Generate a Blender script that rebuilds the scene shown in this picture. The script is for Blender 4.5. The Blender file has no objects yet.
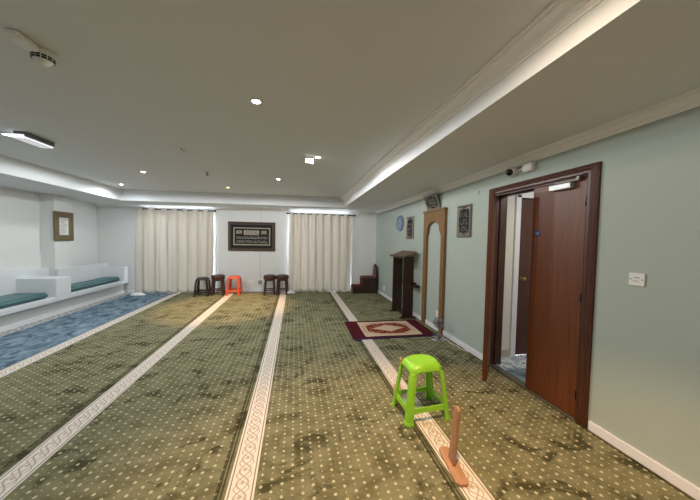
import bpy, bmesh, math, random
from mathutils import Vector, Matrix
random.seed(7)
S = bpy.context.scene
COL = S.collection
PI = math.pi

# ------------------------------------------------------------------ colours, nodes
def lin(c):
    c = c / 255.0
    return c / 12.92 if c <= 0.04045 else ((c + 0.055) / 1.055) ** 2.4
def rgb(r, g, b): return (lin(r), lin(g), lin(b), 1.0)

class N:
    """tiny wrapper: arithmetic on node sockets"""
    def __init__(s, t, sock): s.t = t; s.s = sock
    def _m(s, op, *a):
        n = s.t.nodes.new('ShaderNodeMath'); n.operation = op
        for i, v in enumerate((s,) + a):
            if isinstance(v, N): s.t.links.new(v.s, n.inputs[i])
            else: n.inputs[i].default_value = v
        return N(s.t, n.outputs[0])
    def __add__(s, o): return s._m('ADD', o)
    def __sub__(s, o): return s._m('SUBTRACT', o)
    def __mul__(s, o): return s._m('MULTIPLY', o)
    def __truediv__(s, o): return s._m('DIVIDE', o)
    def lt(s, o): return s._m('LESS_THAN', o)
    def gt(s, o): return s._m('GREATER_THAN', o)
    def abs(s): return s._m('ABSOLUTE')
    def floor(s): return s._m('FLOOR')
    def fract(s): return s._m('FRACT')
    def sin(s): return s._m('SINE')
    def sqrt(s): return s._m('SQRT')
    def max(s, o): return s._m('MAXIMUM', o)
    def min(s, o): return s._m('MINIMUM', o)
    def mod2(s): return (s * 0.5).fract() * 2.0
    def ramp(s, a, b):
        n = s.t.nodes.new('ShaderNodeMapRange'); n.clamp = True
        s.t.links.new(s.s, n.inputs[0]); n.inputs[1].default_value = a; n.inputs[2].default_value = b
        return N(s.t, n.outputs[0])

def new_mat(name):
    m = bpy.data.materials.new(name); m.use_nodes = True
    t = m.node_tree; b = t.nodes['Principled BSDF']
    return m, t, b
def mixc(t, f, a, b):
    n = t.nodes.new('ShaderNodeMix'); n.data_type = 'RGBA'
    if isinstance(f, N): t.links.new(f.s, n.inputs[0])
    else: n.inputs[0].default_value = f
    for i, v in ((6, a), (7, b)):
        if isinstance(v, tuple): n.inputs[i].default_value = v
        else: t.links.new(v, n.inputs[i])
    return n.outputs[2]
def coords(t, kind='Object'):
    if kind == 'World':
        n = t.nodes.new('ShaderNodeNewGeometry'); return n.outputs['Position']
    n = t.nodes.new('ShaderNodeTexCoord'); return n.outputs[kind]
def sep(t, v):
    n = t.nodes.new('ShaderNodeSeparateXYZ'); t.links.new(v, n.inputs[0])
    return [N(t, n.outputs[i]) for i in range(3)]
def noise(t, v, scale, detail=4, rough=0.55, sc3=None, dist=0.0):
    if sc3:
        m = t.nodes.new('ShaderNodeMapping'); m.inputs['Scale'].default_value = sc3
        t.links.new(v, m.inputs[0]); v = m.outputs[0]
    n = t.nodes.new('ShaderNodeTexNoise'); t.links.new(v, n.inputs['Vector'])
    n.inputs['Scale'].default_value = scale; n.inputs['Detail'].default_value = detail
    n.inputs['Roughness'].default_value = rough; n.inputs['Distortion'].default_value = dist
    return N(t, n.outputs[0])
def bump(t, b, h, strength, dist=0.01):
    n = t.nodes.new('ShaderNodeBump'); n.inputs['Strength'].default_value = strength
    n.inputs['Distance'].default_value = dist
    t.links.new(h.s, n.inputs['Height']); t.links.new(n.outputs[0], b.inputs['Normal'])

def plain(name, c, rough=0.6, metal=0.0, var=0.06, vscale=8.0, bmp=0.0, bscale=300.0, spec=0.5):
    m, t, b = new_mat(name)
    v = coords(t)
    d = tuple(x * (1 - var) for x in c[:3]) + (1,); l = tuple(min(1, x * (1 + var)) for x in c[:3]) + (1,)
    t.links.new(mixc(t, noise(t, v, vscale), d, l), b.inputs['Base Color'])
    b.inputs['Roughness'].default_value = rough; b.inputs['Metallic'].default_value = metal
    b.inputs['Specular IOR Level'].default_value = spec
    if bmp: bump(t, b, noise(t, v, bscale, 2), bmp, 0.003)
    return m
def wood(name, dark, light, sc=(30, 30, 1.5), rough=0.4, scale=3.0, c0=0.35, c1=0.65):
    m, t, b = new_mat(name)
    v = coords(t)
    f = noise(t, v, scale, 6, 0.6, sc).ramp(c0, c1)
    t.links.new(mixc(t, f, dark, light), b.inputs['Base Color'])
    b.inputs['Roughness'].default_value = rough
    bump(t, b, f, 0.08, 0.002)
    return m
def emit(name, c, s):
    m = bpy.data.materials.new(name); m.use_nodes = True; t = m.node_tree
    t.nodes.remove(t.nodes['Principled BSDF'])
    e = t.nodes.new('ShaderNodeEmission'); e.inputs[0].default_value = c; e.inputs[1].default_value = s
    t.links.new(e.outputs[0], t.nodes['Material Output'].inputs[0])
    return m

# ------------------------------------------------------------------ mesh builder
class MB:
    def __init__(s): s.b = bmesh.new()
    def poly(s, pts, mi=0):
        f = s.b.faces.new([s.b.verts.new(p) for p in pts]); f.material_index = mi; return f
    def box(s, a, c, bev=0.0, M=None, seg=2):
        t = bmesh.new()
        bmesh.ops.create_cube(t, size=1)
        for v in t.verts:
            v.co = Vector([a[i] + (v.co[i] + .5) * (c[i] - a[i]) for i in range(3)])
        if bev: bmesh.ops.bevel(t, geom=t.edges[:], offset=bev, segments=seg, affect='EDGES', profile=.5)
        s._add(t, M)
        return s
    def _add(s, t, M=None):
        if M is not None: bmesh.ops.transform(t, matrix=M, verts=t.verts)
        me = bpy.data.meshes.new('x'); t.to_mesh(me); t.free(); s.b.from_mesh(me); bpy.data.meshes.remove(me)
    def rings(s, rings, cap=True, closed=True, smooth=True, loop=False):
        vs = [[s.b.verts.new(p) for p in r] for r in rings]
        n = len(vs[0])
        pairs = list(zip(vs, vs[1:])) + ([(vs[-1], vs[0])] if loop else [])
        for a, c in pairs:
            for i in range(n if closed else n - 1):
                j = (i + 1) % n
                f = s.b.faces.new((a[i], a[j], c[j], c[i])); f.smooth = smooth
        if cap and not loop:
            s.b.faces.new(vs[0][::-1]); s.b.faces.new(vs[-1])
        return s
    def lathe(s, prof, n=28, M=None, smooth=True):
        """prof: (radius, z) bottom to top"""
        r = []
        for (q, z) in prof:
            ring = [Vector((q * math.cos(2 * PI * i / n), q * math.sin(2 * PI * i / n), z)) for i in range(n)]
            if M is not None: ring = [M @ p for p in ring]
            r.append(ring)
        return s.rings(r, smooth=smooth)
    def tube(s, pts, r, n=8, r2=None):
        pts = [Vector(p) for p in pts]; out = []; up = None
        for i, p in enumerate(pts):
            d = (pts[min(i + 1, len(pts) - 1)] - pts[max(i - 1, 0)]).normalized()
            if up is None:
                up = d.orthogonal().normalized()
            else:
                up = (up - d * up.dot(d))
                up = up.normalized() if up.length > 1e-6 else d.orthogonal().normalized()
            w = d.cross(up)
            rr = r if r2 is None else r + (r2 - r) * i / (len(pts) - 1)
            out.append([p + (up * math.cos(2 * PI * k / n) + w * math.sin(2 * PI * k / n)) * rr for k in range(n)])
        return s.rings(out)
    def prism(s, outline, d, bev=0.0, M=None):
        """outline: xy points; extruded 0..d along z, then M"""
        t = bmesh.new()
        f = t.faces.new([t.verts.new((p[0], p[1], 0)) for p in outline])
        r = bmesh.ops.extrude_face_region(t, geom=[f])
        bmesh.ops.translate(t, vec=(0, 0, d), verts=[g for g in r['geom'] if isinstance(g, bmesh.types.BMVert)])
        bmesh.ops.recalc_face_normals(t, faces=t.faces)
        if bev: bmesh.ops.bevel(t, geom=t.edges[:], offset=bev, segments=1, affect='EDGES')
        s._add(t, M)
        return s
    def build(s, name, mat, parent=None, recalc=True, smooth=None):
        if recalc: bmesh.ops.recalc_face_normals(s.b, faces=s.b.faces)
        me = bpy.data.meshes.new(name); s.b.to_mesh(me); s.b.free()
        for m in (mat if isinstance(mat, (list, tuple)) else [mat]): me.materials.append(m)
        if smooth is not None:
            for p in me.polygons: p.use_smooth = smooth
        o = bpy.data.objects.new(name, me); COL.objects.link(o)
        if parent: o.parent = parent
        return o

def tag(o, label, cat, group=None):
    o['label'] = label; o['category'] = cat
    if group: o['group'] = group
    return o
def thing(name, label, cat, loc=(0, 0, 0), rz=0.0, group=None):
    o = bpy.data.objects.new(name, None); COL.objects.link(o)
    o.empty_display_size = 0.1
    o.location = loc; o.rotation_euler = (0, 0, rz)
    return tag(o, label, cat, group)
def struct(o): o['kind'] = 'structure'; return o
def copy_thing(root, loc, rz, label, group):
    r = root.copy(); COL.objects.link(r); r.location = loc; r.rotation_euler = (0, 0, rz)
    r['label'] = label; r['group'] = group
    for ch in list(root.children):
        c = ch.copy(); COL.objects.link(c); c.parent = r
        for g in list(ch.children):
            d = g.copy(); COL.objects.link(d); d.parent = c
    return r
RX90 = Matrix.Rotation(PI / 2, 4, 'X')
def MT(x, y, z): return Matrix.Translation((x, y, z))
# xy outline -> stands on the right wall: local x -> -Y world (left to right as seen), y -> Z, extrude -> -X
WALL_R = Matrix(((0, 0, -1, 0), (-1, 0, 0, 0), (0, 1, 0, 0), (0, 0, 0, 1)))
# xy outline -> stands upright facing -Y: x -> X, y -> Z, extrude -> -Y
FRONT = Matrix(((1, 0, 0, 0), (0, 0, -1, 0), (0, 1, 0, 0), (0, 0, 0, 1)))

# ------------------------------------------------------------------ layout constants
WX = 2.36                      # sage wall
LX = -5.0                      # wall behind the benches
RY = -2.6                      # wall behind the viewer
BA = math.atan(0.06)           # the end wall is a few degrees out of square
def by(x, off=0.0): return 7.72 - 0.06 * x - off
CXR, CXL = 1.265, -3.93
def zs(y, x=CXR):                               # soffit level: the old building sags to the left
    k = min(1, max(0, (CXR - x) / (CXR - CXL)))
    return (2.42 - 0.009 * (y - 1.2)) * (1 - k) + (2.335 - 0.004 * (y - 1.2)) * k
def cz(x): return 2.63 - 0.012 * (CXR - x)      # raised ceiling
def cy(x): return 7.06
CY0 = -2.0

# ------------------------------------------------------------------ materials
M_sage = plain('sage_paint', rgb(172, 182, 174), 0.75, var=0.02, vscale=3, bmp=0.15, bscale=260)
M_white = plain('white_wall_paint', rgb(222, 223, 221), 0.8, var=0.015, vscale=3, bmp=0.12, bscale=260)
M_ceil = plain('ceiling_paint', rgb(227, 229, 230), 0.85, var=0.02, vscale=2, bmp=0.1, bscale=200)
M_trim = plain('white_gloss_paint', rgb(244, 242, 238), 0.45, var=0.02)
M_skirt = plain('white_skirting_paint', rgb(236, 234, 238), 0.4, var=0.02)
M_plaster = plain('bench_plaster', rgb(220, 224, 226), 0.8, var=0.02, vscale=4)
M_mahog = wood('mahogany', rgb(80, 38, 12), rgb(118, 62, 24), (70, 70, .7), 0.45)
M_frame = wood('dark_door_frame', rgb(56, 27, 16), rgb(88, 47, 29), (24, 24, 1.2), 0.4)
M_dark = wood('dark_brown_wood', rgb(40, 24, 16), rgb(64, 41, 29), (30, 30, 2), 0.4)
M_oak = wood('oak', rgb(112, 82, 50), rgb(146, 112, 72), (34, 34, 2.2), 0.45)
M_pink = wood('reddish_pine', rgb(168, 120, 90), rgb(196, 150, 116), (40, 4, 40), 0.5)
M_teal = plain('teal_vinyl', rgb(84, 120, 124), 0.5, var=0.12, vscale=14)
M_plastic = plain('white_plastic', rgb(232, 231, 226), 0.35, var=0.01)
M_black = plain('black_plastic', rgb(18, 18, 20), 0.3, var=0.05)
M_rod = plain('black_metal', rgb(28, 27, 27), 0.4, 0.6, var=0.05)
M_chrome = plain('chrome', rgb(200, 200, 202), 0.18, 1.0, var=0.03)
M_brass = plain('brass', rgb(190, 160, 96), 0.3, 0.9, var=0.05)
M_silver = plain('silver_frame', rgb(140, 134, 120), 0.42, 0.35, var=0.2, vscale=60)
M_goldfr = plain('olive_gilt', rgb(112, 98, 68), 0.5, 0.2, var=0.15, vscale=40)
M_ink = plain('black_velvet', rgb(26, 26, 32), 0.8, var=0.1)
M_callig = plain('silver_lettering', rgb(176, 172, 158), 0.5, 0.2, var=0.1)
M_paper = plain('paper', rgb(214, 214, 208), 0.8, var=0.02)
M_pale = plain('pale_mount', rgb(170, 160, 138), 0.7, var=0.05)
M_cream = plain('cream_paint', rgb(224, 221, 210), 0.8, var=0.02)
M_red = plain('red_carpet', rgb(104, 16, 24), 0.95, var=0.15, vscale=60)
M_leather = plain('brown_leatherette', rgb(66, 34, 26), 0.4, var=0.2, vscale=24)
M_stoolwood = wood('dark_stool_wood', rgb(44, 24, 18), rgb(74, 44, 32), (30, 30, 2), 0.4)

def carpet_green():
    m, t, b = new_mat('olive_prayer_carpet')
    P = coords(t, 'World'); x, y, z = sep(t, P)
    # nap: large soft blotches plus streaks brushed one way
    n1 = noise(t, P, 1.6, 6, 0.62, (1.0, 1.0, 1), 0.6).ramp(0.40, 0.62)
    n2 = noise(t, P, 5.5, 5, 0.6, (1.0, 1.6, 1), 0.4).ramp(0.36, 0.58)
    n3 = noise(t, P, 420, 2, 0.5)
    n4 = noise(t, P, 3.4, 7, 0.66, (1.0, 1.25, 1), 0.9).ramp(0.53, 0.62)
    f = n1 * 0.30 + n2 * 0.70
    base = mixc(t, f, rgb(98, 95, 68), rgb(140, 137, 108))
    base = mixc(t, n4 * 0.92, base, rgb(54, 53, 31))
    base = mixc(t, n3 * 0.35, base, rgb(98, 94, 68))
    # staggered diamond lattice of big and small flecks
    c = (x + 0.031) / 0.0625
    i = c.floor(); fx = c.fract() - 0.5
    yy = y / 0.085 + i.mod2() * 0.5
    fy = yy.fract() - 0.5
    fy2 = (yy + 0.5).fract() - 0.5
    ax = fx.abs() * 0.0625; ay = fy.abs() * 0.085; ay2 = fy2.abs() * 0.085
    wob = noise(t, P, 130, 2, 0.5) * 0.006 - 0.003
    big = ((ax * ax + ay * ay).sqrt() + wob).lt(0.0098)
    small = ((ax * ax + ay2 * ay2).sqrt() + wob).lt(0.0055)
    # lengthwise bands every 1.38 m
    u = ((x + 0.30 + 0.69) / 1.38).fract() * 1.38 - 0.69
    au = u.abs()
    clear = au.gt(0.105)
    base = mixc(t, (big * clear) * 0.85, base, rgb(202, 194, 162))
    base = mixc(t, (small * clear) * 0.75, base, rgb(188, 180, 146))
    seam = ((u + 0.132).abs().lt(0.011)).max((u + 0.106).abs().lt(0.006))
    base = mixc(t, seam * 0.75, base, rgb(44, 42, 24))
    # the band itself: plaited scroll on cream between fine dark lines
    cream = mixc(t, noise(t, P, 160, 3), rgb(220, 210, 200), rgb(236, 227, 218))
    ph = y * (2 * PI / 0.19)
    w1 = (u - ph.sin() * 0.034).abs(); w2 = (u + ph.sin() * 0.034).abs()
    w3 = (u - (ph + 1.1).sin() * 0.044).abs(); w4 = (u + (ph + 1.1).sin() * 0.044).abs()
    line = w1.lt(0.0058).max(w2.lt(0.0058)).max(w3.lt(0.0038)).max(w4.lt(0.0038))
    q = (y / 0.095).fract() - 0.5
    dot = ((q * q * (0.095 * 0.095) + u * u).sqrt() - 0.0).lt(0.0095)
    dotc = ((q * q * (0.095 * 0.095) + u * u).sqrt()).lt(0.0035)
    inside = au.lt(0.056)
    band = mixc(t, (line * inside) * 0.6, cream, rgb(142, 116, 92))
    band = mixc(t, (dot * inside) * 0.6, band, rgb(120, 92, 66))
    band = mixc(t, (dotc * inside) * 0.9, band, rgb(220, 206, 178))
    ln = (au - 0.0655).abs().lt(0.0038)
    band = mixc(t, ln * 0.8, band, rgb(92, 76, 54))
    inb = au.lt(0.081)
    out = mixc(t, inb, base, band)
    t.links.new(out, b.inputs['Base Color'])
    b.inputs['Roughness'].default_value = 0.95; b.inputs['Specular IOR Level'].default_value = 0.15
    bump(t, b, n3, 0.35, 0.004)
    return m
def carpet_blue(nm, xo=-4.33):
    m, t, b = new_mat(nm)
    P = coords(t, 'World'); x, y, z = sep(t, P)
    n = noise(t, P, 6.0, 7, 0.68, (1.2, 0.8, 1), 0.8)
    base = mixc(t, n.ramp(0.36, 0.66), rgb(58, 84, 104), rgb(150, 170, 182))
    base = mixc(t, noise(t, P, 17, 4, .6).ramp(.5, .75) * 0.5, base, rgb(44, 66, 92))
    # figured grey-white border along the bench
    u = x - xo
    mt = noise(t, P, 22, 3, 0.7).ramp(0.42, 0.56)
    edge = mixc(t, mt, rgb(120, 126, 132), rgb(204, 204, 200))
    out = mixc(t, u.lt(0.17), base, edge)
    t.links.new(out, b.inputs['Base Color'])
    b.inputs['Roughness'].default_value = 0.95; b.inputs['Specular IOR Level'].default_value = 0.15
    bump(t, b, noise(t, P, 400, 2), 0.3, 0.004)
    return m
M_cg = carpet_green(); M_cb = carpet_blue('blue_carpet')
def carpet_lobby():
    m, t, b = new_mat('lobby_carpet')
    P = coords(t, 'World'); x, y, z = sep(t, P)
    base = mixc(t, noise(t, P, 9, 6, .65).ramp(.38, .64), rgb(70, 92, 104), rgb(128, 148, 158))
    fig = mixc(t, noise(t, P, 13, 3, .7, None, 1.2).ramp(.42, .56), rgb(128, 142, 156), rgb(216, 220, 224))
    t.links.new(mixc(t, y.gt(2.63), base, fig), b.inputs['Base Color'])
    b.inputs['Roughness'].default_value = 0.95
    return m
M_cl = carpet_lobby()

# ------------------------------------------------------------------ room shell
mb = MB()
mb.poly([(-3.15, RY, 0), (WX + .02, RY, 0), (WX + .02, by(WX), 0), (-3.15, by(-3.15), 0)], 0)
mb.poly([(LX, RY, 0), (-3.15, RY, 0), (-3.15, by(-3.15), 0), (LX, by(LX), 0)], 1)
mb.poly([(WX + .02, 1.0, 0), (4.4, 1.0, 0), (4.4, 2.97, 0), (WX + .02, 2.97, 0)], 2)
struct(mb.build('floor', [M_cg, M_cb, M_cl], recalc=False))

# right (sage) wall with the doorway
T = 0.14; DY0, DY1, DZ = 1.72, 2.80, 2.09
mb = MB()
mb.box((WX, RY, 0), (WX + T, DY0, 2.62)); mb.box((WX, DY1, 0), (WX + T, by(WX) + .3, 2.62)); mb.box((WX, DY0, DZ), (WX + T, DY1, 2.62))
struct(mb.build('wall_right', M_sage))
# left wall and its pilaster
mb = MB(); mb.box((LX - .1, RY, 0), (LX, by(LX) + .3, 2.62)); 
struct(mb.build('wall_left', M_white))
struct(MB().box((LX, 6.46, .353), (-4.76, 6.88, 2.34)).build('wall_pilaster', M_white))
mb = MB(); mb.box((LX - .1, RY - .1, 0), (WX + T, RY, 2.62)); struct(mb.build('wall_rear', M_white))
# end wall with two tall openings
W1 = (-3.92, -2.12); W2 = (-.16, 1.60); WT = 2.275
def bx_back(mb, x0, x1, z0, z1, o0, o1):
    """box hugging the end wall: from off o0 (towards the room) to o1 (behind the face)"""
    a = [(x0, by(x0, o0)), (x1, by(x1, o0)), (x1, by(x1, -o1)), (x0, by(x0, -o1))]
    lo = [mb.b.verts.new((p[0], p[1], z0)) for p in a]; hi = [mb.b.verts.new((p[0], p[1], z1)) for p in a]
    mb.b.faces.new(lo[::-1]); mb.b.faces.new(hi)
    for i in range(4):
        j = (i + 1) % 4; mb.b.faces.new((lo[i], lo[j], hi[j], hi[i]))
mb = MB()
for x0, x1 in ((LX - .1, W1[0]), (W1[1], W2[0]), (W2[1], WX + T)): bx_back(mb, x0, x1, 0, 2.62, 0, .22)
for x0, x1 in (W1, W2): bx_back(mb, x0, x1, WT, 2.62, 0, .22)
struct(mb.build('wall_back', M_white))

# glazed doors behind the curtains
M_glass, t_, b_ = new_mat('window_glass')
b_.inputs['Transmission Weight'].default_value = 1.0; b_.inputs['Roughness'].default_value = 0.0; b_.inputs['IOR'].default_value = 1.02
b_.inputs['Base Color'].default_value = (.97, .98, 1, 1)
for k, (x0, x1) in enumerate((W1, W2)):
    mb = MB(); xm = (x0 + x1) / 2
    for a, c in ((x0, x0 + .06), (xm - .04, xm + .04), (x1 - .06, x1)): bx_back(mb, a, c, 0.0, WT, -.10, .15)
    for a, c in ((0, .08), (1.0, 1.05), (WT - .06, WT)): bx_back(mb, x0 + .06, xm - .04, a, c, -.10, .15); bx_back(mb, xm + .04, x1 - .06, a, c, -.10, .15)
    w = struct(mb.build('window_%d' % (k + 1), M_trim))
    mb = MB()
    for a, c in ((x0 + .06, xm - .04), (xm + .04, x1 - .06)): bx_back(mb, a, c, .08, WT - .06, -.12, .128)
    mb.build('pane', M_glass, w)

# ceiling: soffit round the edge, coffer faces, raised ceiling
mb = MB()
def q(a, b, c, d): mb.poly([a, b, c, d])
BR, BL = (WX + .02, by(WX) + .02), (LX - .02, by(LX) + .02)
def s3(x, y): return (x, y, zs(y, x))
A, B_, C_, D_ = (CXL, CY0), (CXR, CY0), (CXR, cy(CXR)), (CXL, cy(CXL))
q(s3(CXR, RY), s3(WX + .02, RY), s3(*BR), s3(CXR, by(CXR) + .02)); q(s3(LX - .02, RY), s3(CXL, RY), s3(CXL, by(CXL) + .02), s3(*BL))
q(s3(*D_), s3(*C_), s3(CXR, by(CXR) + .02), s3(CXL, by(CXL) + .02)); q(s3(CXL, RY), s3(CXR, RY), s3(*B_), s3(*A))
for p, r in ((A, B_), (B_, C_), (C_, D_), (D_, A)):
    q(s3(*p), s3(*r), (r[0], r[1], cz(r[0])), (p[0], p[1], cz(p[0])))
q(*[(p[0], p[1], cz(p[0])) for p in (A, D_, C_, B_)])
struct(mb.build('ceiling', M_ceil, recalc=False))

# cornices (stepped plaster profile), offsets (out from the wall, down from the ceiling)
COVE = [(0, 0), (.085, 0), (.085, .014), (.071, .015), (.070, .023), (.061, .025), (.043, .035), (.032, .048), (.029, .057), (.016, .058), (.015, .067), (.008, .069), (.006, .080), (0, .080)]
def cornice(name, p0, p1, out, zf, sc=1.0):
    mb = MB(); rr = []
    for p in (p0, p1):
        rr.append([(p[0] + out[0] * o * sc, p[1] + out[1] * o * sc, zf(p[0], p[1]) - d * sc) for o, d in COVE])
    mb.rings(rr, smooth=False)
    return struct(mb.build(name, M_trim))
cornice('trim_1', (WX, RY), (WX, by(WX)), (-1, 0), lambda x, y: zs(y))
cornice('trim_2', (LX, by(LX)), (WX, by(WX)), (0, -1), lambda x, y: zs(y, x), .75)
cornice('trim_3', (CXR, CY0), (CXR, cy(CXR)), (-1, 0), lambda x, y: cz(x), 1.2)
cornice('trim_4', (CXL, CY0), (CXR, CY0), (0, 1), lambda x, y: cz(x), 1.2)

# skirtings
def skirt(name, mb, mat=M_skirt): return struct(mb.build(name, mat))
mb = MB(); mb.box((WX - .016, RY, 0), (WX, 1.655, .075), .004); mb.box((WX - .016, 2.885, 0), (WX, by(WX), .075), .004); skirt('baseboard_right', mb)
mb = MB(); bx_back(mb, W1[1] + .03, W2[0] - .03, 0, .085, .015, 0); bx_back(mb, W2[1] + .03, WX, 0, .085, .015, 0); bx_back(mb, -4.3, W1[0] - .02, 0, .085, .015, 0); skirt('baseboard_back', mb)

# ------------------------------------------------------------------ the doorway
mb = MB()
ARC = [(0, 0), (.088, 0), (.088, .018), (.070, .026), (.058, .022), (.034, .030), (.016, .030), (.012, .018), (0, .014)]   # (outward from opening, thickness)
oy0, oy1, oz = 1.757, 2.785, 2.068
path = [((oy0, 0), (-1, 0)), ((oy0, oz), (-1, 1)), ((oy1, oz), (1, 1)), ((oy1, 0), (1, 0))]
rr = []
for (yy, zz), (sy, sz) in path:
    rr.append([(WX - th, yy + sy * o, zz + sz * o) for o, th in ARC])
mb.rings(rr, smooth=False)
mb.box((WX - .012, DY0, 0), (WX + T + .012, oy0 + .008, DZ)); mb.box((WX - .012, oy1 - .008, 0), (WX + T + .012, DY1, DZ)); mb.box((WX - .012, DY0, oz - .008), (WX + T + .012, DY1, DZ + .02))
mb.box((WX + .05, oy0, 0), (WX + .07, oy0 + .02, oz)); mb.box((WX + .05, oy1 - .02, 0), (WX + .07, oy1, oz)); mb.box((WX + .05, oy0, oz - .024), (WX + .07, oy1, oz))
struct(mb.build('trim_5', M_frame))
mb = MB(); mb.box((WX - .012, oy0 + .01, 0), (WX + .07, oy1 - .01, .008), .003); struct(mb.build('trim_6', plain('metal_threshold', rgb(120, 116, 104), .4, .6)))

# closed leaf (hinged on its right-hand edge)
LX0 = WX - .004
d1 = MB().box((LX0, oy0 + .012, .012), (LX0 + .044, 2.268, oz - .012), .003).build('door_1', M_mahog); struct(d1)
mb = MB()
for z in (.22, 1.05, 1.86):
    mb = MB(); mb.lathe([(.005, z - .038), (.0065, z - .034), (.0065, z + .034), (.005, z + .038)], 12, MT(LX0 - .005, oy0 + .008, 0)); mb.box((LX0 - .002, oy0 + .010, z - .034), (LX0 + .0, oy0 + .022, z + .034))
    mb.build('hinge', M_black, d1)
cl = MB().box((LX0 - .05, 1.865, 1.985), (LX0, 2.065, 2.035), .006).build('door_closer', plain('grey_metal', rgb(186, 190, 188), .4, .3), d1)
MB().box((LX0 - .044, 1.80, 2.040), (LX0 - .024, 2.02, 2.050), .002).box((LX0 - .042, 1.80, 2.045), (LX0 + .0, 1.825, 2.075), .002).build('closer_arm', plain('dull_metal', rgb(120, 116, 110), .45, .5), cl)
sg = MB().lathe([(.034, 0), (.034, .002)], 28, MT(LX0, 2.203, 1.603) @ Matrix.Rotation(-PI / 2, 4, 'Y')).build('fire_door_sign', plain('blue_sign', rgb(30, 46, 104), .4), d1)
def text_mesh(name, s, size, M, mat, parent, spacing=1.0):
    cu = bpy.data.curves.new(name, 'FONT'); cu.body = s; cu.size = size; cu.align_x = 'CENTER'; cu.align_y = 'CENTER'
    cu.extrude = 0.0004; cu.space_line = spacing
    o = bpy.data.objects.new(name, cu); COL.objects.link(o)
    dg = bpy.context.evaluated_depsgraph_get(); dg.update()
    me = bpy.data.meshes.new_from_object(o.evaluated_get(dg))
    COL.objects.unlink(o); bpy.data.objects.remove(o); bpy.data.curves.remove(cu)
    me.transform(M); me.materials.clear(); me.materials.append(mat); me.name = name
    r = bpy.data.objects.new(name, me); COL.objects.link(r); r.parent = parent
    return r
TXT_R = Matrix(((0, 0, -1, 0), (-1, 0, 0, 0), (0, 1, 0, 0), (0, 0, 0, 1)))
text_mesh('lettering', 'Fire door\nkeep\nshut', .0135, MT(LX0 - .0026, 2.203, 1.603) @ TXT_R, M_paper, sg, .85)

# half-open narrow leaf (hinged on the far jamb, swung into the room)
hx, hy = WX - .002, oy1 - .012
d2 = bpy.data.objects.new('door_2', None); COL.objects.link(d2); struct(d2)
d2.location = (hx, hy, 0); d2.rotation_euler = (0, 0, math.atan2(-.72, -.694))
MB().box((.004, -.044, .012), (.478, 0, oz - .012), .003).build('leaf', M_mahog, d2)
for z in (.22, 1.05, 1.86):
    MB().lathe([(.007, z - .05), (.009, z - .045), (.009, z + .045), (.007, z + .05)], 12, MT(0, -.05, 0)).build('hinge', M_black, d2)

# lobby beyond the doorway
mb = MB()
mb.box((WX + T, 2.95, 0), (2.80, 3.05, 2.62)); mb.box((2.80, 2.95, 2.13), (3.80, 3.05, 2.62)); mb.box((3.80, 2.95, 0), (4.5, 3.05, 2.62))
mb.box((2.80, 3.02, 0), (3.80, 3.06, 2.13)); mb.box((4.4, .9, 0), (4.5, 3.05, 2.62)); mb.box((WX + T, .9, 0), (4.5, 1.0, 2.62))
struct(mb.build('wall_lobby', M_cream))
struct(MB().box((WX + T, .9, 2.45), (4.5, 3.05, 2.5)).build('ceiling_lobby', M_ceil))
mb = MB(); mb.box((2.79, 2.93, 0), (2.865, 2.96, 2.13), .004); mb.box((3.69, 2.93, 0), (3.80, 2.96, 2.13), .004); mb.box((2.80, 2.93, 2.09), (3.80, 2.96, 2.18), .004)
struct(mb.build('trim_7', M_skirt))
mb = MB(); mb.box((WX + T, 2.936, 0), (2.80, 2.95, .10), .003); struct(mb.build('baseboard_lobby', plain('grey_skirting', rgb(182, 178, 164), .6)))
d3 = struct(MB().box((2.865, 2.965, .002), (3.69, 3.005, 2.09), .003).build('door_3', wood('brown_door', rgb(66, 36, 28), rgb(88, 52, 42), (26, 26, 1), .4)))
kn = MB().lathe([(.024, 0), (.024, .006), (.010, .010), (.010, .03), (.024, .042), (.027, .055), (.020, .066), (.004, .068)], 20, MT(2.935, 2.965, 1.035) @ Matrix.Rotation(PI / 2, 4, 'X')).build('door_knob', M_brass, d3)

# ------------------------------------------------------------------ benches along the left wall
bt = thing('built_in_bench', 'long white plastered built-in bench with armrest blocks along left wall', 'bench', (LX, 6.0, 0))
def loc(o): return lambda p: (p[0] - o.location.x, p[1] - o.location.y, p[2] - o.location.z)
BE = by(-4.3) - .05
def lb(mb, a, c, bev=0.0):
    L = loc(bt); mb.box(L(a), L(c), bev); return mb
FX = -4.26
lb(MB(), (LX + .001, .5, 0), (FX - .10, BE, .27)).build('plinth', plain('greyed_plaster', rgb(206, 208, 206), .8), bt)
lb(MB(), (FX - .102, .5, 0), (FX - .078, BE, .075), .004).build('skirting', M_skirt, bt)
lb(MB(), (LX + .001, .5, .268), (FX, BE, .352), .008).build('seat', M_plaster, bt)
lb(lb(MB(), (LX + .001, .5, .35), (-4.86, 6.455, .83), .006), (-4.755, 6.44, .35), (-4.70, BE, .80), .006).build('backrest', M_plaster, bt)
lb(MB(), (-4.87, 5.80, .35), (FX, 6.12, .695), .008).build('armrest', M_plaster, bt)
lb(MB(), (-4.72, BE - .16, .35), (FX, BE, .70), .008).build('armrest', M_plaster, bt)

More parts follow.
